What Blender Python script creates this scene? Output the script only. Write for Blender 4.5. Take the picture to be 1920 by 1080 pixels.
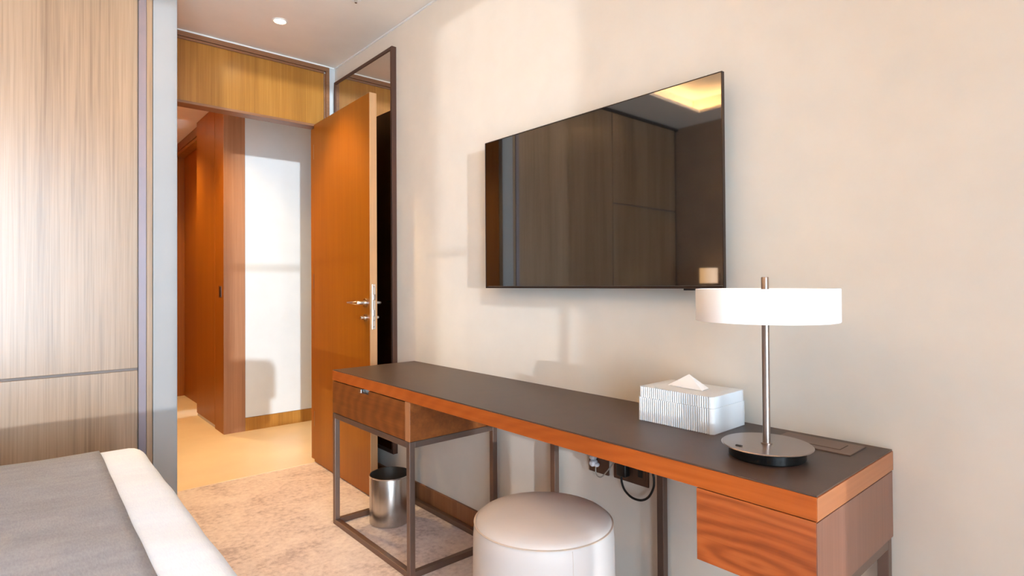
import bpy, bmesh, math, random
from mathutils import Vector, Matrix

random.seed(7)
scene = bpy.context.scene
for o in list(bpy.data.objects):
    bpy.data.objects.remove(o, do_unlink=True)
COL = scene.collection

# ------------------------------------------------------------------ camera
CAM = Vector((-1.72, 0.0, 1.222))
FW = Vector((0.65645, 0.75430, 0.01013)).normalized()
RT = Vector((0.75436, -0.65643, -0.00610)).normalized()
UP = RT.cross(FW).normalized()
RT = FW.cross(UP).normalized()
FPX, CX, CY = 1067.7, 960.0, 521.93          # focal length and principal point, 1920x1080 px
cam_d = bpy.data.cameras.new('camera')
cam = bpy.data.objects.new('camera', cam_d)
COL.objects.link(cam)
cam.matrix_world = Matrix(((RT.x, UP.x, -FW.x, CAM.x), (RT.y, UP.y, -FW.y, CAM.y),
                           (RT.z, UP.z, -FW.z, CAM.z), (0, 0, 0, 1)))
cam_d.sensor_fit = 'HORIZONTAL'
cam_d.sensor_width = 36.0
cam_d.lens = FPX / 1920 * 36.0
cam_d.shift_y = (CY - 540.0) / 1920.0
cam_d.clip_start = 0.02
scene.camera = cam


def px(x, y, axis, val):
    """point where the pixel's ray meets the plane <axis> = val"""
    d = FW + RT * ((x - CX) / FPX) - UP * ((y - CY) / FPX)
    return CAM + d * ((val - CAM[axis]) / d[axis])


# ------------------------------------------------------------------ light
WORLD, SUN, EXPO = 9.4, 1.2, 1.12
w = bpy.data.worlds.new('world')
scene.world = w
w.use_nodes = True
bg = w.node_tree.nodes.get('Background') or w.node_tree.nodes.new('ShaderNodeBackground')
bg.inputs['Color'].default_value = (0.69, 0.85, 1.0, 1)
bg.inputs['Strength'].default_value = WORLD

YW = -1.3                                     # inner face of the window wall
WX0, WX1, WZ1 = -3.3, -0.872, 2.66            # window opening

sd = bpy.data.lights.new('sun', 'SUN')
sd.energy = SUN
sd.angle = math.radians(0.7)
sd.color = (0.86, 0.94, 1.0)
sun = bpy.data.objects.new('sun', sd)
COL.objects.link(sun)
sun.rotation_euler = Vector((0.305, 1.0, -0.004)).to_track_quat('-Z', 'Y').to_euler()
sun.location = (-2.5, -4, 2)

pd = bpy.data.lights.new('window_portal', 'AREA')
pd.shape = 'RECTANGLE'
pd.size, pd.size_y = WX1 - WX0, WZ1
pd.cycles.is_portal = True
portal = bpy.data.objects.new('window_portal', pd)
COL.objects.link(portal)
portal.location = ((WX0 + WX1) / 2, YW - 0.16, WZ1 / 2)
portal.rotation_euler = (math.radians(90), 0, 0)

scene.view_settings.view_transform = 'Standard'
scene.view_settings.look = 'None'
scene.view_settings.gamma = 1.0
scene.view_settings.use_curve_mapping = False
scene.view_settings.exposure = EXPO
cy = scene.cycles
cy.max_bounces = 12
cy.diffuse_bounces = 7
cy.glossy_bounces = 6
cy.transparent_max_bounces = 12
cy.sample_clamp_indirect = 6.0
cy.caustics_reflective = False
cy.caustics_refractive = False

WARM = (1.0, 0.67, 0.29)
WARM2 = (1.0, 0.70, 0.42)


def spot(name, loc, watts, color, angle=120, blend=0.8, radius=0.03, parent=None):
    d = bpy.data.lights.new(name, 'SPOT')
    d.energy, d.color = watts, color
    d.spot_size, d.spot_blend, d.shadow_soft_size = math.radians(angle), blend, radius
    o = bpy.data.objects.new(name, d)
    COL.objects.link(o)
    if parent:
        o.parent = parent
        o.location = Vector(loc) - parent.location
    else:
        o.location = loc
    return o


# ------------------------------------------------------------------ materials
def lin(c):
    return tuple(((v / 255) / 12.92 if v / 255 <= 0.04045 else ((v / 255 + 0.055) / 1.055) ** 2.4) for v in c) + (1,)


def new_mat(name):
    m = bpy.data.materials.new(name)
    m.use_nodes = True
    nt = m.node_tree
    b = nt.nodes.get('Principled BSDF')
    return m, nt, b


def N(nt, t, **kw):
    n = nt.nodes.new(t)
    for k, v in kw.items():
        setattr(n, k, v)
    return n


def coords(nt, scale, loc=(0, 0, 0), rot=(0, 0, 0)):
    tc = N(nt, 'ShaderNodeTexCoord')
    mp = N(nt, 'ShaderNodeMapping')
    mp.inputs['Scale'].default_value = scale
    mp.inputs['Location'].default_value = loc
    mp.inputs['Rotation'].default_value = rot
    nt.links.new(tc.outputs['Object'], mp.inputs['Vector'])
    return mp.outputs['Vector']


def noise(nt, vec, scale=1.0, detail=4, rough=0.55, dist=0.0):
    n = N(nt, 'ShaderNodeTexNoise')
    n.inputs['Scale'].default_value = scale
    n.inputs['Detail'].default_value = detail
    n.inputs['Roughness'].default_value = rough
    n.inputs['Distortion'].default_value = dist
    nt.links.new(vec, n.inputs['Vector'])
    return n.outputs['Fac']


def ramp(nt, fac, stops):
    r = N(nt, 'ShaderNodeValToRGB')
    e = r.color_ramp.elements
    while len(e) < len(stops):
        e.new(0.5)
    for i, (p, c) in enumerate(stops):
        e[i].position = p
        e[i].color = lin(c)
    nt.links.new(fac, r.inputs['Fac'])
    return r.outputs['Color']


def mixf(nt, a, b, t):
    m = N(nt, 'ShaderNodeMath', operation='MULTIPLY')
    nt.links.new(a, m.inputs[0])
    m.inputs[1].default_value = 1 - t
    m2 = N(nt, 'ShaderNodeMath', operation='MULTIPLY_ADD')
    nt.links.new(b, m2.inputs[0])
    m2.inputs[1].default_value = t
    nt.links.new(m.outputs[0], m2.inputs[2])
    return m2.outputs[0]


def bump(nt, b, fac, strength, dist=0.002):
    n = N(nt, 'ShaderNodeBump')
    n.inputs['Strength'].default_value = strength
    n.inputs['Distance'].default_value = dist
    nt.links.new(fac, n.inputs['Height'])
    nt.links.new(n.outputs['Normal'], b.inputs['Normal'])


def plain(name, c, rough=0.6, metal=0.0, spec=0.5, var=0.03, vscale=6.0, bmp=0.0, ior=1.45):
    """nearly even colour with a slight procedural mottling"""
    m, nt, b = new_mat(name)
    f = noise(nt, coords(nt, (vscale,) * 3), 1.0, 4)
    lo = tuple(max(0, v * (1 - var)) for v in c)
    hi = tuple(min(255, v * (1 + var)) for v in c)
    nt.links.new(ramp(nt, f, [(0.3, lo), (0.7, hi)]), b.inputs['Base Color'])
    b.inputs['Roughness'].default_value = rough
    b.inputs['Metallic'].default_value = metal
    b.inputs['Specular IOR Level'].default_value = spec
    b.inputs['IOR'].default_value = ior
    if bmp:
        bump(nt, b, noise(nt, coords(nt, (260,) * 3), 1.0, 2), bmp, 0.001)
    return m


def wood(name, dark, mid, light, axis, rough=0.4, strip=9.0, fine=120.0, cath=0.0, spec=0.5, coat=0.0):
    """veneer with the grain along <axis>"""
    m, nt, b = new_mat(name)

    def sc(across, along):
        s = [across] * 3
        s[axis] = along
        return tuple(s)
    broad = noise(nt, coords(nt, sc(strip, 0.35), (3.1, 1.7, 5.2)), 1.0, 3, 0.6, 0.2)
    grain = noise(nt, coords(nt, sc(fine, 1.6)), 1.0, 3, 0.65, 0.35)
    f = mixf(nt, broad, grain, 0.5)
    if cath:
        wv = N(nt, 'ShaderNodeTexWave', wave_type='RINGS', rings_direction='X')
        wv.inputs['Scale'].default_value = 13.0
        wv.inputs['Distortion'].default_value = 5.0
        wv.inputs['Detail'].default_value = 2.5
        wv.inputs['Detail Scale'].default_value = 1.2
        nt.links.new(coords(nt, (1.0, 0.26, 1.0), (0.0, 0.272, -0.60)), wv.inputs['Vector'])
        f = mixf(nt, f, wv.outputs['Fac'], cath)
    nt.links.new(ramp(nt, f, [(0.28, dark), (0.5, mid), (0.72, light)]), b.inputs['Base Color'])
    b.inputs['Roughness'].default_value = rough
    b.inputs['Specular IOR Level'].default_value = spec
    b.inputs['Coat Weight'].default_value = coat
    b.inputs['Coat Roughness'].default_value = 0.25
    bump(nt, b, grain, 0.06, 0.001)
    return m


def emis(name, color, strength):
    m, nt, b = new_mat(name)
    b.inputs['Base Color'].default_value = (0.9, 0.85, 0.8, 1)
    b.inputs['Emission Color'].default_value = tuple(color) + (1,)
    b.inputs['Emission Strength'].default_value = strength
    return m


def carpet_mat():
    m, nt, b = new_mat('carpet_mottled')
    a = noise(nt, coords(nt, (3.2, 3.2, 3.2)), 1.0, 5, 0.62, 0.6)
    c = noise(nt, coords(nt, (38, 38, 38)), 1.0, 3, 0.6)
    f = mixf(nt, a, c, 0.45)
    nt.links.new(ramp(nt, f, [(0.36, (178, 163, 162)), (0.48, (211, 197, 194)), (0.62, (228, 216, 211))]), b.inputs['Base Color'])
    b.inputs['Roughness'].default_value = 0.95
    b.inputs['Specular IOR Level'].default_value = 0.1
    bump(nt, b, noise(nt, coords(nt, (330, 330, 330)), 1.0, 2), 0.6, 0.004)
    return m


def brushed(name, c, axis, rough=0.3):
    m, nt, b = new_mat(name)
    s = [500.0] * 3
    s[axis] = 3.0
    f = noise(nt, coords(nt, tuple(s)), 1.0, 2)
    lo = tuple(v * 0.93 for v in c)
    nt.links.new(ramp(nt, f, [(0.3, lo), (0.7, c)]), b.inputs['Base Color'])
    b.inputs['Metallic'].default_value = 1.0
    b.inputs['Roughness'].default_value = rough
    return m


def fabric(name, dark, light, rough=0.9, scale=260):
    m, nt, b = new_mat(name)
    a = noise(nt, coords(nt, (scale, scale * 0.25, scale)), 1.0, 2)
    c = noise(nt, coords(nt, (7, 22, 7)), 1.0, 4)
    f = mixf(nt, a, c, 0.5)
    nt.links.new(ramp(nt, f, [(0.35, dark), (0.65, light)]), b.inputs['Base Color'])
    b.inputs['Roughness'].default_value = rough
    b.inputs['Specular IOR Level'].default_value = 0.15
    bump(nt, b, a, 0.25, 0.002)
    return m


def window_glass():
    m = bpy.data.materials.new('window_glass')
    m.use_nodes = True
    nt = m.node_tree
    nt.nodes.clear()
    out = N(nt, 'ShaderNodeOutputMaterial')
    mix = N(nt, 'ShaderNodeMixShader')
    fr = N(nt, 'ShaderNodeFresnel')
    tr = N(nt, 'ShaderNodeBsdfTransparent')
    gl = N(nt, 'ShaderNodeBsdfGlossy')
    gl.inputs['Roughness'].default_value = 0.0
    fr.inputs['IOR'].default_value = 1.45
    nt.links.new(fr.outputs[0], mix.inputs[0])
    nt.links.new(tr.outputs[0], mix.inputs[1])
    nt.links.new(gl.outputs[0], mix.inputs[2])
    nt.links.new(mix.outputs[0], out.inputs[0])
    return m


M = {}
M['wall'] = plain('beige_wallcovering', (219, 214, 205), 0.7, var=0.012, spec=0.25, bmp=0.05)
M['greywall'] = plain('pale_grey_paint', (204, 208, 210), 0.6, var=0.01, spec=0.3)
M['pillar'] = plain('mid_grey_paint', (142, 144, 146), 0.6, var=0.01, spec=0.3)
M['ceil'] = plain('ceiling_paint', (242, 236, 226), 0.8, var=0.008, spec=0.2)
M['white'] = plain('white_paint', (240, 238, 234), 0.5, var=0.01)
M['taupe'] = plain('taupe_wallcovering', (160, 142, 126), 0.8, var=0.03)
M['veneer'] = wood('oak_veneer', (102, 78, 56), (136, 112, 88), (156, 132, 108), 2, 0.34, 9, 110, coat=0.4)
M['oak'] = wood('amber_oak_veneer', (132, 84, 24), (160, 108, 40), (180, 130, 58), 2, 0.33, 11, 120, coat=0.1)
M['door'] = wood('orange_oak_door', (134, 74, 8), (148, 86, 12), (160, 97, 20), 2, 0.4, 6, 120, spec=0.35)
M['oaktrim'] = wood('brown_trim', (112, 74, 48), (134, 92, 62), (150, 106, 74), 0, 0.4, 9, 120)
M['oakedge'] = wood('pale_oak_lipping', (176, 132, 90), (192, 148, 104), (204, 162, 118), 2, 0.45, 20, 140)
M['base'] = wood('walnut_skirting', (112, 70, 42), (136, 90, 58), (156, 108, 74), 2, 0.5, 12, 120)
M['walnut'] = wood('walnut_desk', (128, 60, 24), (156, 79, 34), (172, 94, 46), 1, 0.4, 14, 90, cath=0.24, spec=0.35)
M['walnut_slab'] = wood('walnut_lipping', (142, 66, 20), (158, 78, 24), (172, 90, 34), 1, 0.4, 14, 90, cath=0.12, spec=0.3)
M['walnut_drawer'] = wood('dark_walnut_drawer', (92, 46, 16), (116, 62, 24), (134, 78, 34), 1, 0.38, 14, 90, cath=0.16, spec=0.4)
M['walnut_lip'] = wood('walnut_cut_edge', (142, 92, 56), (160, 108, 70), (174, 122, 84), 2, 0.45, 20, 120)
M['slab_end'] = wood('slab_end_lipping', (146, 88, 52), (160, 100, 62), (172, 112, 74), 0, 0.4, 14, 90)
M['post'] = wood('oak_corner_sunlit', (136, 92, 62), (154, 108, 76), (168, 122, 90), 2, 0.36, 14, 110, coat=0.1)  # corner oak with its pinkish sunlit sheen mixed into the colour
M['walnut_glare'] = wood('walnut_window_glare', (108, 70, 52), (122, 80, 62), (134, 92, 74), 2, 0.35, 14, 90, coat=0.1)  # right end of the desk, window glare put into the walnut colour
M['desktop'] = plain('desk_leather_inlay', (72, 57, 49), 0.42, var=0.04, vscale=20, bmp=0.06)
M['bronze'] = plain('bronze_metal', (122, 102, 92), 0.4, metal=0.75, var=0.03)
M['strip'] = plain('grey_anodised_strip', (118, 110, 116), 0.42, metal=0.5, var=0.02)
M['groove'] = plain('groove_brown', (112, 100, 94), 0.6)
M['seam'] = plain('seam_shadow', (70, 58, 52), 0.7, metal=0.2)
M['mframe'] = plain('mirror_frame_bronze', (96, 70, 60), 0.42, metal=0.5, var=0.03)
M['steel'] = brushed('brushed_steel', (202, 196, 190), 2, 0.26)
M['chrome'] = plain('satin_chrome', (225, 222, 218), 0.2, metal=1.0, var=0.01)
M['nickel'] = plain('satin_nickel', (160, 148, 142), 0.3, metal=1.0, var=0.02)
M['black'] = plain('black_plastic', (16, 15, 15), 0.4, var=0.05)
M['blackgloss'] = plain('black_gloss', (12, 12, 12), 0.18, var=0.05)
M['tvedge'] = plain('tv_edge', (62, 50, 44), 0.35, metal=0.6, var=0.03)
M['screen'] = plain('tv_glass', (7, 6, 6), 0.03, var=0.02, ior=2.35)
M['shade'] = plain('white_shade', (248, 248, 248), 0.55, var=0.004)
M['ceramic'] = plain('white_resin', (224, 226, 228), 0.35, var=0.006)
M['tissue'] = plain('tissue_paper', (250, 250, 250), 0.9, var=0.004)
M['leather'] = plain('cream_leather', (190, 183, 179), 0.5, var=0.012, bmp=0.05)
M['leatherseam'] = plain('leather_seam', (186, 170, 156), 0.7, var=0.02)
M['linen'] = fabric('white_linen', (222, 233, 250), (230, 241, 254))
M['runner'] = fabric('grey_runner', (136, 140, 150), (154, 158, 168))
M['curtain'] = fabric('linen_curtain', (205, 196, 184), (220, 212, 200))
M['carpet'] = carpet_mat()
M['stone'] = plain('cream_stone', (234, 214, 182), 0.28, var=0.03, vscale=2.2)
M['plate'] = plain('brown_socket_plate', (88, 62, 48), 0.4, metal=0.3)
M['clear'] = plain('clear_plug', (196, 196, 202), 0.15, var=0.05)
M['cablegrey'] = plain('grey_cable', (150, 142, 132), 0.5)
M['led'] = emis('led_strip', (1.0, 0.60, 0.25), 28.0)
M['corridor_fill'] = emis('added_corridor_fill', (1.0, 0.62, 0.26), 30.0)  # added fill glow that warms the corridor, no known lamp
M['lens'] = emis('downlight_lens', (1.0, 0.82, 0.55), 30.0)
M['glow'] = emis('sconce_glow', (1.0, 0.55, 0.22), 1.4)
M['glass'] = window_glass()
mm, nt_, bb = new_mat('mirror_silver')
nt_.links.new(ramp(nt_, noise(nt_, coords(nt_, (2, 2, 2))), [(0.3, (214, 206, 196)), (0.7, (218, 210, 200))]), bb.inputs['Base Color'])
bb.inputs['Metallic'].default_value = 1.0
bb.inputs['Roughness'].default_value = 0.01
M['mirror'] = mm


# ------------------------------------------------------------------ mesh building
class MB:
    """collects shapes given in world coordinates"""

    def __init__(self):
        self.bm = bmesh.new()

    def box(self, x0, x1, y0, y1, z0, z1, bev=0.0, seg=2):
        b = bmesh.new()
        bmesh.ops.create_cube(b, size=1.0)
        for v in b.verts:
            v.co = Vector(((x0 + x1) / 2 + v.co.x * (x1 - x0), (y0 + y1) / 2 + v.co.y * (y1 - y0), (z0 + z1) / 2 + v.co.z * (z1 - z0)))
        if bev:
            bmesh.ops.bevel(b, geom=b.edges[:], offset=bev, segments=seg, affect='EDGES', profile=0.5)
        self._merge(b)
        return self

    def _merge(self, b):
        me = bpy.data.meshes.new('tmp')
        b.to_mesh(me)
        b.free()
        self.bm.from_mesh(me)
        bpy.data.meshes.remove(me)

    def raw(self, verts, faces):
        vs = [self.bm.verts.new(v) for v in verts]
        for f in faces:
            try:
                self.bm.faces.new([vs[i] for i in f])
            except ValueError:
                pass
        return self

    def lathe(self, cx, cyy, prof, seg=48):
        """prof: list of (radius, z), turned about a vertical axis"""
        vs, fs = [], []
        for r, z in prof:
            for k in range(seg):
                a = 2 * math.pi * k / seg
                vs.append((cx + r * math.cos(a), cyy + r * math.sin(a), z))
        for i in range(len(prof) - 1):
            for k in range(seg):
                k2 = (k + 1) % seg
                fs.append((i * seg + k, i * seg + k2, (i + 1) * seg + k2, (i + 1) * seg + k))
        b = bmesh.new()
        bv = [b.verts.new(v) for v in vs]
        for f in fs:
            b.faces.new([bv[i] for i in f])
        bmesh.ops.remove_doubles(b, verts=b.verts, dist=1e-6)
        bmesh.ops.recalc_face_normals(b, faces=b.faces)
        self._merge(b)
        return self

    def tube(self, pts, rad, seg=12):
        pts = [Vector(p) for p in pts]
        rads = rad if isinstance(rad, (list, tuple)) else [rad] * len(pts)
        b = bmesh.new()
        rings = []
        prev = None
        for i, p in enumerate(pts):
            t = (pts[min(i + 1, len(pts) - 1)] - pts[max(i - 1, 0)]).normalized()
            if prev is None:
                u = t.orthogonal().normalized()
            else:
                u = (prev - t * prev.dot(t)).normalized()
            prev = u
            v = t.cross(u)
            rings.append([b.verts.new(p + (u * math.cos(2 * math.pi * k / seg) + v * math.sin(2 * math.pi * k / seg)) * rads[i]) for k in range(seg)])
        for i in range(len(rings) - 1):
            for k in range(seg):
                k2 = (k + 1) % seg
                b.faces.new((rings[i][k], rings[i][k2], rings[i + 1][k2], rings[i + 1][k]))
        b.faces.new(list(reversed(rings[0])))
        b.faces.new(rings[-1])
        bmesh.ops.recalc_face_normals(b, faces=b.faces)
        self._merge(b)
        return self

    def disc(self, c, axis, r, h, seg=24):
        """short cylinder, centre of its base at c, along +axis"""
        c = Vector(c)
        d = Vector((0, 0, 0))
        d[axis] = h
        return self.tube([c, c + d], r, seg)


def link(name, mb, mat, base, parent=None, smooth=False, angle=35):
    me = bpy.data.meshes.new(name)
    bm = mb.bm
    for v in bm.verts:
        v.co -= base
    bmesh.ops.recalc_face_normals(bm, faces=bm.faces)
    bm.to_mesh(me)
    bm.free()
    me.materials.append(mat)
    o = bpy.data.objects.new(name, me)
    COL.objects.link(o)
    if smooth:
        for p in me.polygons:
            p.use_smooth = True
        me.set_sharp_from_angle(angle=math.radians(angle))
    if parent is None:
        o.location = base
    else:
        o.parent = parent
    return o


def thing(name, label, cat, base, group=None):
    o = bpy.data.objects.new(name, None)
    COL.objects.link(o)
    o.empty_display_size = 0.05
    o.location = base
    o['label'], o['category'] = label, cat
    if group:
        o['group'] = group
    return o


def root_base(o):
    while o.parent:
        o = o.parent
    return o.location.copy()


def part(name, mb, mat, parent, smooth=False, label=None, angle=35):
    o = link(name, mb, mat, root_base(parent), parent, smooth, angle)
    if label:
        o['label'] = label
    return o


def tag(o, label, cat, group=None):
    o['label'], o['category'] = label, cat
    if group:
        o['group'] = group
    return o


def struct(name, mb, mat, label=None, base=(0, 0, 0)):
    o = link(name, mb, mat, Vector(base))
    o['kind'] = 'structure'
    if label:
        o['label'] = label
    return o


# ------------------------------------------------------------------ the room
HC = 2.777                     # ceiling
YF, YB = 3.899, 3.985           # door wall
YP = 3.20                      # panelled wall and pillar
XL = -3.45                     # headboard wall
XP0, XP1 = -1.224, -1.122      # pillar

carpet = struct('floor', MB().box(XL - .1, 0.1, YW - .15, 3.87, -0.06, 0.0), M['carpet'], 'mottled beige grey bedroom carpet')
struct('trim_1', MB().box(-1.12, 0.0, 3.87, 3.99, -0.06, 0.003, 0.002), M['stone'], 'pale stone threshold strip in the doorway')
struct('floor_corridor', MB().box(-1.7, 1.6, 3.99, 7.6, -0.06, 0.0), M['stone'], 'cream stone floor of the corridor')

struct('wall_right', MB().box(0, 0.12, YW - .15, YF, 0, 3.05), M['wall'], 'beige wall carrying the television')
struct('wall_left', MB().box(XL - .12, XL, YW - .15, YP + .7, 0, 3.05), M['taupe'], 'taupe wall behind the head of the bed')
# ceiling with a raised tray and a hidden light cove
TX0, TX1, TY0, TY1 = -3.12, -0.62, -0.75, 2.78
c = MB()
c.box(XL, 0, TY1, YF, HC, HC + .025).box(XL, 0, YW - .15, TY0, HC, HC + .025)
c.box(XL, TX0, TY0, TY1, HC, HC + .025).box(TX1, 0, TY0, TY1, HC, HC + .025)
c.box(XL, 0, YW - .15, YF, 2.95, 3.0)
c.box(TX0 - .17, TX0 - .15, TY0 - .15, TY1 + .15, HC + .02, 2.955).box(TX1 + .15, TX1 + .17, TY0 - .15, TY1 + .15, HC + .02, 2.955)
c.box(TX0 - .17, TX1 + .17, TY0 - .17, TY0 - .15, HC + .02, 2.955).box(TX0 - .17, TX1 + .17, TY1 + .15, TY1 + .17, HC + .02, 2.955)
ceiling = struct('ceiling', c, M['ceil'], 'pale plaster ceiling')
led = MB()
led.box(TX0 - .14, TX0 - .12, TY0 - .13, TY1 + .13, HC + .027, HC + .04)
led.box(TX1 + .12, TX1 + .14, TY0 - .13, TY1 + .13, HC + .027, HC + .04)
led.box(TX0 - .10, TX1 + .10, TY0 - .14, TY0 - .12, HC + .027, HC + .04)
led.box(TX0 - .10, TX1 + .10, TY1 + .12, TY1 + .14, HC + .027, HC + .04)
part('light_strip', led, M['led'], ceiling)
struct('trim_2', MB().box(-.008, 0, YW, YF, HC - .012, HC - .002), M['white'], 'thin white ceiling bead over the television wall')
struct('trim_3', MB().box(XP1, -.008, YF - .008, YF, HC - .012, HC - .002), M['white'], 'thin white ceiling bead over the doorway')

# window wall behind the camera
wb = MB()
wb.box(XL, WX0, YW - .15, YW, 0, 3.0).box(WX1, 0, YW - .15, YW, 0, 3.0).box(WX0, WX1, YW - .15, YW, WZ1, 3.0)
struct('wall_back', wb, M['wall'], 'beige wall around the big window')
win = bpy.data.objects.new('window_1', None)
COL.objects.link(win)
win.location = ((WX0 + WX1) / 2, YW - .1, 0)
win['kind'] = 'structure'
win['label'] = 'floor to ceiling bedroom window'
fx = MB()
fx.box(WX0, WX1, YW - .12, YW - .07, 0, .03).box(WX0, WX1, YW - .12, YW - .07, WZ1 - .04, WZ1)
fx.box(WX0, WX0 + .04, YW - .12, YW - .07, 0, WZ1).box(WX1 - .02, WX1, YW - .12, YW - .07, 0, WZ1)
part('window_frame', fx, M['bronze'], win)
part('railing_shadow_bar', MB().box(-2.355, WX1 - .02, YW - .115, YW - .075, 1.385, 1.415), M['bronze'], win)  # unseen bar added to cast the balcony railing's shadow line
for xx in (-1.33, -2.38):
    part('mullion', MB().box(xx - .025, xx + .025, YW - .12, YW - .07, 0, WZ1), M['bronze'], win)
for a_, b_ in ((WX0 + .04, -2.405), (-2.355, -1.355), (-1.305, WX1 - .02)):
    part('pane', MB().box(a_, b_, YW - .1, YW - .094, .03, WZ1 - .04), M['glass'], win)


def curtain(x0, x1, label):  # out of view, added to hold back sun between the wall patches
    mb = MB()
    vs, fs = [], []
    n = 60
    for z in (0.015, 2.70):
        for i in range(n + 1):
            t = i / n
            vs.append((x0 + (x1 - x0) * t, YW + .07 + .03 * math.sin(t * math.pi * 2 * max(2, round((x1 - x0) / .075))), z))
    for i in range(n):
        fs.append((i, i + 1, n + 2 + i, n + 1 + i))
    mb.raw(vs, fs)
    t = thing('curtain', label, 'curtain', Vector(((x0 + x1) / 2, YW + .07, 0)), 'unseen curtains added at the bedroom window')
    o = part('cloth', mb, M['curtain'], t, smooth=True, angle=80)
    so = o.modifiers.new('thick', 'SOLIDIFY')
    so.thickness = 0.004
    part('curtain_rail', MB().box(x0, x1, YW + .06, YW + .08, 2.70, HC - .0005), M['white'], t)


curtain(-1.50, -1.168, 'unseen linen curtain added to block sun nearest the television wall')
curtain(-2.47, -2.335, 'unseen narrow linen curtain added to block sun mid window')

# pillar, hallway side, panelled wall
pil = struct('wall_pillar', MB().box(XP0, XP1, YP, YB, 0, HC, 0.002), M['pillar'], 'pale grey wall end beside the doorway')
part('side_cladding', MB().box(XP1, XP1 + .006, YP + .04, YF - .001, 0, HC), M['oak'], pil)

war = thing('wardrobe', 'tall pale oak veneered wardrobe front with grey metal edge beyond the bed', 'wardrobe', Vector((-2.3, YP + .04, 0)))
PY = YP + .022
wd = MB().box(XL + .002, XP0 - .001, PY + .022, PY + .5, 0.0, HC - .002)
part('carcass', wd, M['seam'], war)
XS = -2.42
for (a_, b_, zs) in ((XS + .004, -1.284, (0.0, 0.8225, 0.8345, HC - .03)), (XL + .05, XS - .004, (0.0, 1.93, 1.942, HC - .03))):
    part('door_panel', MB().box(a_, b_, PY, PY + .02, zs[0] + .005, zs[1], .0015), M['veneer'], war)
    part('door_panel', MB().box(a_, b_, PY, PY + .02, zs[2], zs[3], .0015), M['veneer'], war)
    part('groove_strip', MB().box(a_, b_, PY + .012, PY + .021, zs[1], zs[2]), M['groove'], war)
part('edge_profile', MB().box(-1.2835, -1.2515, YP - .004, PY + .02, 0, HC - .012, .002), M['strip'], war, label='grey metal edge profile')
part('end_strip', MB().box(-1.2505, XP0 - .002, YP + .002, PY + .02, 0, HC - .012, .002), M['veneer'], war)
part('head_strip', MB().box(XL + .004, -1.285, YP + .012, PY + .02, HC - .028, HC - .004), M['seam'], war)

# door wall
DX0, DX1 = -1.07, -0.14
wf = MB()
wf.box(XP1, DX0, YF + .012, YB, 0, HC).box(DX1 + .02, 1.5, YF + .014, YB, 0, HC).box(-.046, -.0005, YF, YF + .014, 0, HC)
wf.box(DX0, DX1 + .02, YF + .03, YB, 2.35, HC)
wall_far = struct('wall_far', wf, M['greywall'], 'wall around the open doorway')
part('transom_panel', MB().box(XP1 + .008, -.082, YF + .002, YF + .03, 2.345, 2.722), M['oak'], wall_far, label='amber oak panel above the doorway')
part('door_head', MB().box(XP1 + .008, -.082, YF - .016, YB + .0, 2.330, 2.346, .002), M['oaktrim'], wall_far)
part('top_frame', MB().box(XP1 + .008, -.047, YF - .018, YF + .01, 2.735, HC - .013, .002), M['oaktrim'], wall_far)
part('inner_bead', MB().box(XP1 + .008, -.082, YF - .009, YF + .012, 2.720, 2.734, .002), M['oaktrim'], wall_far)
part('side_frame', MB().box(-.071, -.047, YF - .018, YF - .0005, 0, 2.734, .002), M['oaktrim'], wall_far)
part('inner_bead', MB().box(-.082, -.072, YF - .009, YF - .0005, 2.345, 2.72, .002), M['oaktrim'], wall_far)
part('jamb_lining', MB().box(DX1 + .0, DX1 + .02, YF + .002, YB + .005, 0, 2.329, .002), M['door'], wall_far)
part('jamb_lining', MB().box(DX0, DX0 + .02, YF + .002, YB + .005, 0, 2.329, .002), M['door'], wall_far)
part('jamb_facing', MB().box(DX1 + .0, -.072, YF - .014, YF + .0015, 0, 2.329, .002), M['door'], wall_far)
struct('baseboard_right', MB().box(-.014, 0, YW, YF - .02, 0, .105, .002), M['base'], 'walnut skirting below the television wall')

# ------------------------------------------------------------------ the open door
LX0, LX1, LY0, LY1, LZ1 = -.163, -.119, 3.012, 3.878, 2.338
door = bpy.data.objects.new('door_1', None)
COL.objects.link(door)
door.location = ((LX0 + LX1) / 2, LY1, 0)
door.rotation_euler = (0, 0, math.radians(-1.3))
door['kind'] = 'structure'
door['label'] = 'orange oak door standing open against the mirror'
part('leaf', MB().box(LX0, LX1, LY0 + .006, LY1, .006, LZ1, .0015), M['door'], door)
part('edge_lipping', MB().box(LX0 + .0005, LX1 - .0005, LY0, LY0 + .0058, .006, LZ1), M['oakedge'], door, label='pale lipped leading edge')
lp = part('lock_plate', MB().box(LX0 + .011, LX1 - .011, LY0 - .003, LY0 + .001, .965, 1.226, .001), M['chrome'], door, label='bright steel lock plate')
part('latch', MB().box(LX0 + .014, LX1 - .016, LY0 - .014, LY0 - .002, 1.134, 1.168, .002), M['nickel'], lp)
part('deadbolt', MB().box(LX0 + .018, LX1 - .018, LY0 - .006, LY0 - .002, 1.04, 1.078, .001), M['nickel'], lp)
for zz in (.980, 1.018, 1.212):
    part('screw', MB().disc(((LX0 + LX1) / 2, LY0 - .0045, zz), 1, .0038, .002, 12), M['nickel'], lp)
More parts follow.
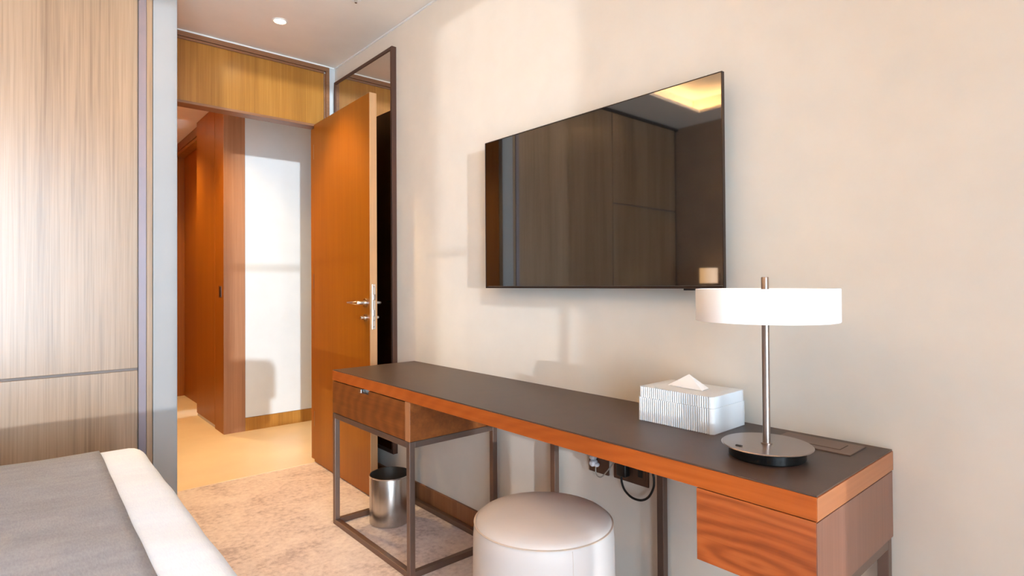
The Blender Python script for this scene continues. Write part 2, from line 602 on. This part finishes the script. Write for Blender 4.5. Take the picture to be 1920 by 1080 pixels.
for s in (-1, 1):
    X = LX0 if s < 0 else LX1
    hz, hy = 1.118, 3.068
    h = part('lever_handle', MB().tube([(X + s * .004, hy, hz), (X + s * .03, hy, hz), (X + s * .046, hy + .006, hz), (X + s * .052, hy + .02, hz),
                                        (X + s * .053, hy + .055, hz), (X + s * .052, hy + .10, hz), (X + s * .05, hy + .145, hz)],
                                       [.011, .011, .0115, .0115, .0085, .0055, .0035], 16), M['chrome'], door, smooth=True, label='polished lever handle')
    part('rose', MB().disc((X if s < 0 else X, hy, hz), 0, .026, s * .008, 28), M['chrome'], h, smooth=True)
    k = part('key_rose', MB().disc((X, hy, hz - .087), 0, .021, s * .008, 28), M['chrome'], door, smooth=True)
    part('thumb_turn', MB().tube([(X + s * .007, hy, hz - .087), (X + s * .02, hy, hz - .087), (X + s * .034, hy, hz - .087)], [.009, .012, .010], 16), M['chrome'], k, smooth=True)
for zz in (.25, 1.2, 2.1):
    part('hinge', MB().tube([(LX0 + .006, LY1 + .004, zz), (LX0 + .006, LY1 + .004, zz + .1)], .007, 12), M['nickel'], door, smooth=True)

# ------------------------------------------------------------------ corridor beyond
cc = MB().box(-1.7, 1.6, YB, 7.6, HC, HC + .1)
struct('ceiling_corridor', cc, M['ceil'], 'corridor ceiling seen through the doorway')
wcl = struct('wall_corridor_left', MB().box(-1.72, -1.6, YB, 7.6, 0, HC), M['oak'], 'oak clad left wall of the corridor')
part('fill_ledge', MB().box(-1.6, -1.45, YB + .01, 7.2, 2.50, 2.53).box(-1.47, -1.45, YB + .01, 7.2, 2.53, 2.57), M['oak'], wcl)  # unseen ledge added to carry the fill strip
part('light_strip', MB().box(-1.56, -1.53, YB + .05, 7.15, 2.531, 2.542), M['corridor_fill'], wcl)  # unseen glowing strip added to brighten the corridor ceiling and white panel
struct('wall_corridor_right', MB().box(1.5, 1.6, YB, 5.2, 0, HC), M['greywall'], 'right end wall of the corridor')
BX, BY = -.433, 5.094
blk = struct('wall_corridor', MB().box(BX + .006, 1.6, BY + .012, 6.02, 0, HC), M['greywall'], 'white corridor wall edged with oak')
part('wall_panel', MB().box(-.265, 1.5, BY + .004, BY + .012, .112, HC), M['greywall'], blk, label='white painted wall panel')
part('corner_post', MB().box(BX, -.267, BY, BY + .012, 0, HC), M['post'], blk, label='oak corner facing')
part('skirting', MB().box(-.266, 1.5, BY - .001, BY + .012, 0, .11), M['oak'], blk)
part('side_cladding', MB().box(BX, BX + .006, BY + .012, 5.37, 0, HC), M['door'], blk)
part('side_cladding', MB().box(BX, BX + .006, 5.376, 6.02, 0.03, HC - .008), M['door'], blk)
fp = part('flush_pull', MB().box(BX - .003, BX + .001, 5.16, 5.235, 1.125, 1.222, .002), M['nickel'], blk, label='flush metal pull')
part('recess', MB().box(BX - .005, BX - .002, 5.17, 5.20, 1.132, 1.215, .001), M['black'], fp)
struct('wall_corridor_end', MB().box(-1.6, 1.6, 7.22, 7.35, 0, HC), M['door'], 'orange oak wall at the corridor end')
bm_ = struct('wall_corridor_recess', MB().box(-.385, 1.6, 6.021, 7.219, 2.66, HC), M['oak'], 'oak lintel over the corridor recess')
part('lintel_edge', MB().box(-.395, -.385, 6.021, 7.219, 2.69, HC - .001), M['oaktrim'], bm_)
struct('wall_recess_back', MB().box(-.30, 1.6, 6.35, 7.219, 0, 2.66), M['door'], 'orange oak recess in the corridor')


def downlight(x, y, watts, label, color=WARM, angle=125):
    t = thing('ceiling_downlight', label, 'downlight', Vector((x, y, HC)))
    part('trim_ring', MB().lathe(x, y, [(.030, HC - .0005), (.042, HC - .0005), (.042, HC - .004), (.034, HC - .006), (.030, HC - .003), (.030, HC - .0005)], 32), M['white'], t, smooth=True)
    part('lens', MB().disc((x, y, HC - .002), 2, .029, .0015, 32), M['lens'], t)
    spot('downlight_lamp', (x, y, HC - .02), watts, color, angle, 0.7, 0.03, t)
    return t


downlight(-.556, 3.40, 46, 'small glowing recessed downlight in the ceiling before the doorway', WARM, 84)
downlight(-.90, 4.62, 60, 'recessed downlight in the corridor just past the door', WARM)
downlight(-.92, 6.20, 45, 'recessed downlight deep in the corridor', WARM)
t = thing('sprinkler', 'small white sprinkler cap on the ceiling near the television wall', 'sprinkler', Vector((-.331, 2.875, HC)))
part('cover_plate', MB().lathe(-.331, 2.875, [(0.0, HC - .006), (.028, HC - .005), (.032, HC - .0005)], 28), M['white'], t, smooth=True)
part('nozzle', MB().lathe(-.331, 2.875, [(0.0, HC - .022), (.007, HC - .021), (.009, HC - .006)], 16), M['chrome'], t, smooth=True)

# ------------------------------------------------------------------ mirror
t = thing('wall_mirror', 'tall bronze framed wall mirror behind the open door', 'mirror', Vector((0, 3.44, .22)))
MY0, MY1, MZ0, MZ1 = 3.024, 3.845, .215, 2.652
part('mirror_glass', MB().box(-.026, -.02, MY0 + .016, MY1 - .016, MZ0 + .016, MZ1 - .016), M['mirror'], t)
part('backing', MB().box(-.0195, -.0005, MY0 + .015, MY1 - .015, MZ0 + .015, MZ1 - .015), M['black'], t)
for a_ in ((MY0, MY0 + .02, MZ0, MZ1), (MY1 - .02, MY1, MZ0, MZ1)):
    part('frame_side', MB().box(-.031, -.0005, *a_, .001), M['mframe'], t)
for z0, z1 in ((MZ0, MZ0 + .02), (MZ1 - .02, MZ1)):
    part('frame_rail', MB().box(-.0308, -.0005, MY0 + .0202, MY1 - .0202, z0, z1, .001), M['mframe'], t)

# ------------------------------------------------------------------ television
t = thing('television', 'large flat black television mounted on the beige wall', 'television', Vector((0, 1.49, 1.20)))
TE = -.072
ty0, ty1, tz0, tz1 = .8965, 2.079, 1.204, 1.879
part('screen', MB().box(TE, TE + .004, ty0 + .0035, ty1 - .0035, tz0 + .0095, tz1 - .0035), M['screen'], t, label='glossy dark screen')
bz = MB()
bz.box(TE - .001, TE + .013, ty0, ty0 + .003, tz0, tz1).box(TE - .001, TE + .013, ty1 - .003, ty1, tz0, tz1)
bz.box(TE - .001, TE + .013, ty0 + .003, ty1 - .003, tz1 - .003, tz1)
part('bezel', bz, M['tvedge'], t)
part('bottom_bezel', MB().box(TE - .0015, TE + .013, ty0 + .0056, ty1 - .0056, tz0, tz0 + .009), M['tvedge'], t)
part('back_shell', MB().box(TE + .005, TE + .048, ty0 + .05, ty1 - .05, tz0 + .03, tz1 - .05, .01).box(TE + .005, TE + .0125, ty0 + .006, ty1 - .006, tz0 + .012, tz1 - .006), M['black'], t)
part('wall_bracket', MB().box(TE + .049, -.0005, 1.2, 1.78, 1.35, 1.7), M['black'], t)
part('sensor', MB().box(TE + .002, TE + .016, 1.0, 1.04, tz0 - .006, tz0 - .0003, .001), M['black'], t)

# ------------------------------------------------------------------ desk
DW, DYL, DYR, DH = -.4906, 2.8289, .4723, .7867
SL = .734                                 # underside of the slab
t = thing('desk', 'long walnut console desk with black top and bronze metal frame', 'desk', Vector((-.25, 1.65, 0)))
part('top_slab', MB().box(DW, -.002, DYR, DYL, SL, DH - .004, .0012), M['walnut_slab'], t)
part('end_lipping', MB().box(DW + .0005, -.0025, DYR - .0012, DYR - .0001, SL + .0005, DH - .0045), M['slab_end'], t)
part('top_inlay', MB().box(DW + .002, -.003, DYR + .0005, DYL - .001, DH - .0038, DH, .0006), M['desktop'], t, label='dark brown leather desk surface')
# left cabinet
CL0, CL1, CZ = 2.066, DYL - .005, .568
lc = MB()
lc.box(DW + .02, -.004, CL1 - .018, CL1, CZ, SL - .003).box(DW + .02, -.004, CL0 + .03, CL1 - .018, CZ, CZ + .016)
lc.box(-.02, -.004, CL0 + .03, CL1 - .018, CZ + .016, SL - .003)
part('cabinet_body', lc, M['walnut_drawer'], t)
part('cabinet_side', MB().box(DW + .003, -.004, CL0, CL0 + .03, CZ, SL - .001, .001), M['walnut_drawer'], t)
part('side_lipping', MB().box(DW + .001, DW + .0028, CL0 + .0005, CL0 + .036, CZ + .0005, SL - .002), M['walnut_lip'], t, label='pale edge of the cabinet side')
fr = MB()
ny0, ny1, nz = 2.43, 2.522, .712
for a_ in ((CL0 + .037, ny0, CZ + .002, SL - .004), (ny1, CL1 - .001, CZ + .002, SL - .004), (ny0, ny1, CZ + .002, nz)):
    fr.box(DW, DW + .018, *a_)
dr = part('drawer', fr, M['walnut_drawer'], t)
part('pull_recess', MB().box(DW + .019, DW + .03, ny0 - .01, ny1 + .01, nz - .01, SL - .004), M['black'], dr)
part('pull_tab', MB().box(DW - .002, DW + .018, ny1 - .022, ny1 - .001, nz, SL - .005, .001), M['chrome'], dr, label='chrome drawer catch')
# right cabinet
CR1, CRZ = .745, .563
part('cabinet_body', MB().box(DW + .019, -.004, DYR + .019, CR1 - .001, CRZ, SL - .003), M['walnut_drawer'], t)
part('drawer', MB().box(DW, DW + .018, DYR + .002, CR1, CRZ - .001, SL - .002, .001), M['walnut'], t, label='orange walnut drawer front with flowing grain')
part('cabinet_side', MB().box(DW + .0185, -.004, DYR, DYR + .0185, CRZ - .001, SL - .003, .001), M['walnut_glare'], t)
part('corner_lipping', MB().box(DW + .0002, DW + .0184, DYR - .0003, DYR + .0018, CRZ, SL - .003), M['walnut_glare'], t)
# metal frames
B = .026


def post(x, y, z0, z1):
    part('leg', MB().box(x, x + B, y, y + B, z0, z1, .0015), M['bronze'], t)


def rail(x0, x1, y0, y1, z):
    part('rail', MB().box(x0, x1, y0, y1, z, z + B, .0015), M['bronze'], t)


xa, xb = DW, -.046
ya, yb = CL0, CL1 - B
for x in (xa, xb):
    for y in (ya, yb):
        post(x, y, 0, CZ - .001)
for z in (0.0, CZ - B - .001):
    rail(xa + B, xb, ya, ya + B, z)
    rail(xa + B, xb, yb, yb + B, z)
    rail(xa, xa + B, ya + B, yb, z)
    rail(xb, xb + B, ya + B, yb, z)
ya = DYR + .004
for x in (xa, xb + .016):
    post(x, ya, 0, CRZ - .002)
for z in (0.0, CRZ - B - .002):
    rail(xa + B, xb + .016, ya, ya + B, z)
for y in (1.664, 1.142):
    post(-.045, y, 0, SL - .0005)
# flip-top power module in the desk top
pm = part('power_module', MB().box(-.150, -.036, .523, .725, DH - .001, DH + .003, .0012), M['bronze'], t, label='flush bronze power module')
part('flap', MB().box(-.118, -.062, .558, .700, DH + .0028, DH + .0042, .0006), M['bronze'], pm)
part('flap_gap', MB().box(-.1195, -.0605, .5565, .7015, DH + .0028, DH + .0032), M['seam'], pm)

# ------------------------------------------------------------------ table lamp
lx, ly = -.301, .6623
t = thing('table_lamp', 'metal table lamp with a flat white drum shade on the desk', 'lamp', Vector((lx, ly, DH)))
z0 = DH
part('base_drum', MB().lathe(lx, ly, [(0, z0 + .0008), (.086, z0 + .0008), (.0896, z0 + .004), (.0896, z0 + .0285), (0, z0 + .0285)], 64), M['blackgloss'], t, smooth=True)
dk = part('base_disc', MB().lathe(lx, ly, [(0, z0 + .0288), (.105, z0 + .0288), (.1071, z0 + .0305), (.105, z0 + .0325), (0, z0 + .0325)], 72), M['nickel'], t, smooth=True, label='broad satin metal disc')
part('dimmer', MB().box(lx - .075, lx - .067, ly + .028, ly + .044, z0 + .0326, z0 + .0345, .001), M['seam'], dk)
part('collar', MB().lathe(lx, ly, [(.0092, z0 + .0326), (.0135, z0 + .0326), (.0135, z0 + .0348), (.0092, z0 + .0355)], 32), M['nickel'], t, smooth=True)
part('stem', MB().lathe(lx, ly, [(0, z0 + .0326), (.009, z0 + .0326), (.009, 1.1255), (.009, 1.234), (.008, 1.236), (0, 1.236)], 32), M['nickel'], t, smooth=True)
sh = part('shade', MB().lathe(lx, ly, [(.158, 1.1275), (.1655, 1.1265), (.1665, 1.128), (.1665, 1.205), (.1655, 1.207), (.1635, 1.207), (.1625, 1.205), (.1625, 1.130), (.158, 1.1285), (.158, 1.1275)], 96), M['shade'], t, smooth=True)
part('diffuser', MB().lathe(lx, ly, [(.0095, 1.129), (.1575, 1.129), (.1575, 1.131), (.0095, 1.131), (.0095, 1.129)], 64), M['shade'], sh, smooth=True)
part('top_diffuser', MB().lathe(lx, ly, [(.040, 1.199), (.1622, 1.199), (.1622, 1.201), (.040, 1.201), (.040, 1.199)], 64), M['shade'], sh, smooth=True)
part('shade_holder', MB().lathe(lx, ly, [(.0093, 1.2013), (.043, 1.2013), (.043, 1.2035), (.0093, 1.2035), (.0093, 1.2013)], 40), M['nickel'], t, smooth=True)

# ------------------------------------------------------------------ tissue box
t = thing('tissue_box', 'white fluted tissue box with a tissue standing out of its lid', 'tissue box', Vector((-.125, .985, DH)))


def fluted(x0, x1, y0, y1, z0, z1, amp, pitch, r=.014):
    """rounded rectangle outline with fine flutes, extruded"""
    path = []
    cs = ((x1 - r, y1 - r, 0), (x0 + r, y1 - r, 90), (x0 + r, y0 + r, 180), (x1 - r, y0 + r, 270))
    pts = []
    for (cx_, cy_, a0) in cs:
        for k in range(7):
            a = math.radians(a0 + 90 * k / 6)
            pts.append((Vector((cx_ + r * math.cos(a), cy_ + r * math.sin(a))), Vector((math.cos(a), math.sin(a))), False))
    out = []
    for i in range(len(pts)):
        p, n, _ = pts[i]
        q_, n2, _ = pts[(i + 1) % len(pts)]
        L = (q_ - p).length
        if L > .03:
            m = max(2, round(L / pitch)) * 4
            for k in range(m):
                s = math.sin(math.pi * 2 * k / 4 + 0.0)
                out.append(p + (q_ - p) * (k / m) + n * (amp * (s - 1) * .5))
        else:
            out.append(p)
    n = len(out)
    vs = [(p.x, p.y, z0) for p in out] + [(p.x, p.y, z1) for p in out]
    fs = [(i, (i + 1) % n, n + (i + 1) % n, n + i) for i in range(n)]
    fs += [tuple(range(n - 1, -1, -1)), tuple(range(n, 2 * n))]
    return MB().raw(vs, fs)


bx0, bx1, by0, by1 = -.222, -.030, .851, 1.116
part('body', fluted(bx0, bx1, by0, by1, DH + .001, DH + .074, .005, .0074), M['ceramic'], t)
lid = part('lid', fluted(bx0 + .0025, bx1 - .0025, by0 + .0025, by1 - .0025, DH + .0745, DH + .107, .005, .0074), M['ceramic'], t)
xm = (bx0 + bx1) / 2
# gently dipped lid top with a raised rim
vs, fs = [], []
nx, ny_ = 12, 18
ix0, ix1, iy0, iy1 = bx0 + .006, bx1 - .006, by0 + .006, by1 - .006
for j in range(ny_ + 1):
    for i in range(nx + 1):
        u, v = i / nx, j / ny_
        zz = DH + .1072 + .007 * (1 - abs(2 * u - 1) ** 2) * abs(2 * v - 1) ** 2 * (1 - max(0, abs(2 * v - 1) - .8) * 5)
        vs.append((ix0 + (ix1 - ix0) * u, iy0 + (iy1 - iy0) * v, zz))
for j in range(ny_):
    for i in range(nx):
        a = j * (nx + 1) + i
        fs.append((a, a + 1, a + nx + 2, a + nx + 1))
part('lid_top', MB().raw(vs, fs), M['ceramic'], lid, smooth=True, angle=60)
part('slot', MB().box(xm - .022, xm + .022, .925, 1.045, DH + .1074, DH + .1098, .001), M['greywall'], lid)
ts = MB()
ts.raw([(xm - .016, 1.055, DH + .109), (xm - .030, .925, DH + .109), (xm - .004, .985, DH + .150), (xm + .020, .93, DH + .109), (xm + .012, 1.04, DH + .109), (xm + .003, 1.0, DH + .135)],
       [(0, 1, 2), (1, 3, 2), (3, 4, 5), (3, 5, 2), (4, 0, 5), (0, 2, 5)])
part('tissue', ts, M['tissue'], t)

# ------------------------------------------------------------------ stool
sx, sy, sr = -.44, 1.325, .2255
t = thing('stool', 'round cream leather pouf stool tucked under the desk', 'stool', Vector((sx, sy, 0)))
part('seat_side', MB().lathe(sx, sy, [(0, .012), (sr - .012, .012), (sr - .004, .03), (sr, .07), (sr + .002, .25), (sr, .42), (sr - .003, .455), (sr - .007, .464), (0, .464)], 80), M['leather'], t, smooth=True)
part('piping', MB().lathe(sx, sy, [(sr - .006, .4625), (sr - .0025, .4635), (sr - .0022, .4660), (sr - .006, .4675), (sr - .010, .466), (sr - .006, .4625)], 80), M['leatherseam'], t, smooth=True)
part('seat_top', MB().lathe(sx, sy, [(sr - .0065, .4655), (sr - .009, .4715), (sr - .018, .4785), (sr * .80, .4880), (sr * .55, .4960), (sr * .28, .5000), (0, .5010)], 80), M['leather'], t, smooth=True, angle=60)
for an in (-112, 8, 128):
    a = math.radians(an)
    part('side_seam', MB().tube([(sx + (sr + d) * math.cos(a), sy + (sr + d) * math.sin(a), z) for d, z in ((-.001, .07), (.0015, .25), (-.0006, .42), (-.004, .458))], .0012, 6), M['leatherseam'], t, smooth=True)
part('base_ring', MB().lathe(sx, sy, [(0, .0), (sr - .03, .0), (sr - .03, .013), (0, .013)], 48), M['black'], t, smooth=True)

# ------------------------------------------------------------------ waste bin
wx, wy, wr, wh = -.2534, 2.6585, .1056, .2439
t = thing('waste_bin', 'brushed steel cylindrical waste bin standing under the desk', 'bin', Vector((wx, wy, 0)))
part('body', MB().lathe(wx, wy, [(0, .001), (wr - .003, .001), (wr, .004), (wr, wh - .002), (wr - .001, wh), (wr - .0025, wh - .001), (wr - .0025, .006), (0, .006)], 72), M['steel'], t, smooth=True)
part('rim', MB().lathe(wx, wy, [(wr + .0002, wh - .006), (wr + .0016, wh - .004), (wr + .0014, wh + .0008), (wr - .0028, wh + .0008), (wr - .0028, wh - .003)], 72), M['chrome'], t, smooth=True)

# ------------------------------------------------------------------ sockets below the desk
t = thing('data_socket', 'bronze wall plate with the clear plug under the desk', 'socket', Vector((0, 1.46, .5)))
part('plate', MB().box(-.008, -.0005, 1.412, 1.509, .484, .57, .002), M['plate'], t)
part('port', MB().box(-.0095, -.0075, 1.465, 1.492, .528, .553, .0005), M['black'], t)
t = thing('power_socket', 'bronze double power socket with the black plug under the desk', 'socket', Vector((0, 1.31, .5)))
part('plate', MB().box(-.008, -.0005, 1.229, 1.386, .486, .575, .002), M['plate'], t)
for yy in (1.345, 1.268):
    part('socket_face', MB().box(-.0098, -.0075, yy - .028, yy + .028, .498, .557, .0008), M['plate'], t)
part('switch_rocker', MB().box(-.0125, -.0095, 1.252, 1.272, .517, .545, .001), M['black'], t)
ppl = thing('network_plug', 'small clear plug with a thin grey cable', 'plug', px(1118, 866, 0, -.02))
part('body', MB().tube([(-.0098, 1.478, .545), (-.016, 1.478, .545), (-.028, 1.478, .545), (-.034, 1.478, .545)], [.012, .0135, .012, .006], 16).tube([(-.0098, 1.474, .524), (-.018, 1.474, .524), (-.032, 1.474, .524), (-.038, 1.474, .524)], [.012, .015, .013, .007], 16).tube([(-.0098, 1.459, .519), (-.016, 1.459, .519), (-.026, 1.459, .519), (-.031, 1.459, .519)], [.006, .009, .008, .004], 16), M['clear'], ppl, smooth=True)


def smooth_path(pts, n=8):
    pts = [Vector(p) for p in pts]
    out = []
    for i in range(len(pts) - 1):
        p0, p1, p2, p3 = pts[max(i - 1, 0)], pts[i], pts[i + 1], pts[min(i + 2, len(pts) - 1)]
        for k in range(n):
            s = k / n
            out.append(0.5 * ((2 * p1) + (p2 - p0) * s + (2 * p0 - 5 * p1 + 4 * p2 - p3) * s * s + (3 * p1 - p0 - 3 * p2 + p3) * s ** 3))
    out.append(pts[-1])
    return out


part('cable', MB().tube(smooth_path([px(1117, 875, 0, -.03), px(1117, 885, 0, -.03), px(1121, 893, 0, -.03), px(1128, 894, 0, -.03), px(1138, 884, 0, -.03), px(1148, 871, 0, -.03), px(1156, 862, 0, -.03), (-.03, 1.36, .60), (-.03, 1.355, .70)]), .0024, 8), M['cablegrey'], ppl, smooth=True)
bpl = thing('power_plug', 'chunky black power plug with its looped black lead', 'plug', px(1167, 880, 0, -.03))
c0 = px(1167, 881, 0, -.03)
part('body', MB().box(-.042, -.0100, c0.y - .022, c0.y + .022, c0.z - .024, c0.z + .028, .007, 3), M['black'], bpl, smooth=True)
part('lead', MB().tube(smooth_path([px(1165, 892, 0, -.03), px(1166, 905, 0, -.03), px(1172, 920, 0, -.03), px(1185, 933, 0, -.03), px(1202, 938, 0, -.03), px(1216, 932, 0, -.03), px(1225, 915, 0, -.03), px(1226, 898, 0, -.03), px(1223, 880, 0, -.03), (-.03, 1.212, .68)]), .0042, 10), M['black'], bpl, smooth=True)

# ------------------------------------------------------------------ bed
BX0, BX1, BY0, BY1, BZ = -3.40, -1.335, .78, 2.655, .60
RR = .06


def bed_h(x, y):
    crown = .022 * min(1, max(0, (BX1 - x) / .5)) * min(1, max(0, min(y - BY0, BY1 - y) / .12) * .6 + .4)
    n = .0035 * math.sin(x * 9.1 + 1.3 * math.sin(y * 4.2)) * math.sin(y * 6.3 + .7) + .0015 * math.sin(y * 23 + x * 11)
    z = BZ + crown + n
    dx, dy = min(RR, BX1 - x, x - BX0), min(RR, BY1 - y, y - BY0)
    d = min(1.0, math.hypot(RR - dx, RR - dy) / RR)
    return z - RR * (1 - math.sqrt(max(0, 1 - d * d)))


def ticks(a, b, n, edge):
    f = [0, .04, .12, .25, .45, .7, 1.0]
    left = [a + edge * v for v in f]
    right = [b - edge * v for v in reversed(f)]
    return left + [a + edge + (b - a - 2 * edge) * k / n for k in range(1, n)] + right


xs, ys = ticks(BX0, BX1, 40, RR), ticks(BY0, BY1, 40, RR)
vs, fs = [], []
for y in ys:
    for x in xs:
        vs.append((x, y, bed_h(x, y)))
nx = len(xs)
for j in range(len(ys) - 1):
    for i in range(nx - 1):
        a = j * nx + i
        fs.append((a, a + 1, a + nx + 1, a + nx))
ring = [i for i in range(nx)] + [j * nx + nx - 1 for j in range(1, len(ys))] + [(len(ys) - 1) * nx + i for i in range(nx - 2, -1, -1)] + [j * nx for j in range(len(ys) - 2, 0, -1)]
b0 = len(vs)
for k, i in enumerate(ring):
    vs.append((vs[i][0], vs[i][1], .26))
for k in range(len(ring)):
    k2 = (k + 1) % len(ring)
    fs.append((ring[k], b0 + k, b0 + k2, ring[k2]))
bed = thing('bed', 'large bed made up with a smooth white duvet', 'bed', Vector(((BX0 + BX1) / 2, (BY0 + BY1) / 2, 0)))
part('duvet', MB().raw(vs, fs), M['linen'], bed, smooth=True, angle=80)
part('bed_base', MB().box(BX0 + .02, BX1 - .03, BY0 + .03, BY1 - .03, .04, .30, .006), M['taupe'], bed)
for x in (BX0 + .1, BX1 - .16):
    for y in (BY0 + .1, BY1 - .16):
        part('leg', MB().box(x, x + .06, y, y + .06, 0, .04), M['black'], bed)
part('headboard', MB().box(XL + .001, BX0 - .001, BY0 - .1, BY1 + .08, .1, 1.15, .006), M['taupe'], bed)
# runner across the foot of the bed
RX0, RX1 = -2.28, -1.492
vs, fs = [], []
rx = [RX0 + (RX1 - RX0) * k / 24 for k in range(25)]
O = .005
prof = [(BY0 - O, .34)] + [(None, y) for y in ys] + [(BY1 + O, .34)]
for x in rx:
    row = []
    xx = x + 0
    row.append((xx, BY0 - O, .34))
    for y in ys:
        e = 1 if (BY1 - y < RR or y - BY0 < RR) else 0
        yo = 0
        if BY1 - y < RR:
            yo = O * (1 - (BY1 - y) / RR)
        if y - BY0 < RR:
            yo = -O * (1 - (y - BY0) / RR)
        row.append((xx + .004 * math.sin(y * 3.1), y + yo, bed_h(x, y) + O))
    row.append((xx, BY1 + O, .34))
    vs += row
m = len(ys) + 2
for i in range(len(rx) - 1):
    for j in range(m - 1):
        a = i * m + j
        fs.append((a, a + 1, a + m + 1, a + m))
rn = tag(link('bed_runner', MB().raw(vs, fs), M['runner'], Vector(((RX0 + RX1) / 2, (BY0 + BY1) / 2, BZ)), None, True, 80), 'grey woven runner laid across the white duvet', 'bed runner')
so = rn.modifiers.new('thick', 'SOLIDIFY')
so.thickness = 0.003
so.offset = 1.0

# ------------------------------------------------------------------ bedside lamp mirrored in the television
t = thing('wall_sconce', 'small glowing bedside wall lamp mirrored in the television corner', 'wall lamp', Vector((XL, 2.80, 1.28)))
part('backplate', MB().box(XL + .0005, XL + .02, 2.77, 2.83, 1.2, 1.32, .003), M['bronze'], t)
part('arm', MB().tube([(XL + .02, 2.80, 1.25), (XL + .16, 2.80, 1.25)], .008, 12), M['bronze'], t, smooth=True)
part('shade', MB().lathe(XL + .16, 2.80, [(.068, 1.22), (.08, 1.22), (.08, 1.36), (.078, 1.36), (.0778, 1.222), (.068, 1.222), (.068, 1.22)], 40), M['glow'], t, smooth=True)
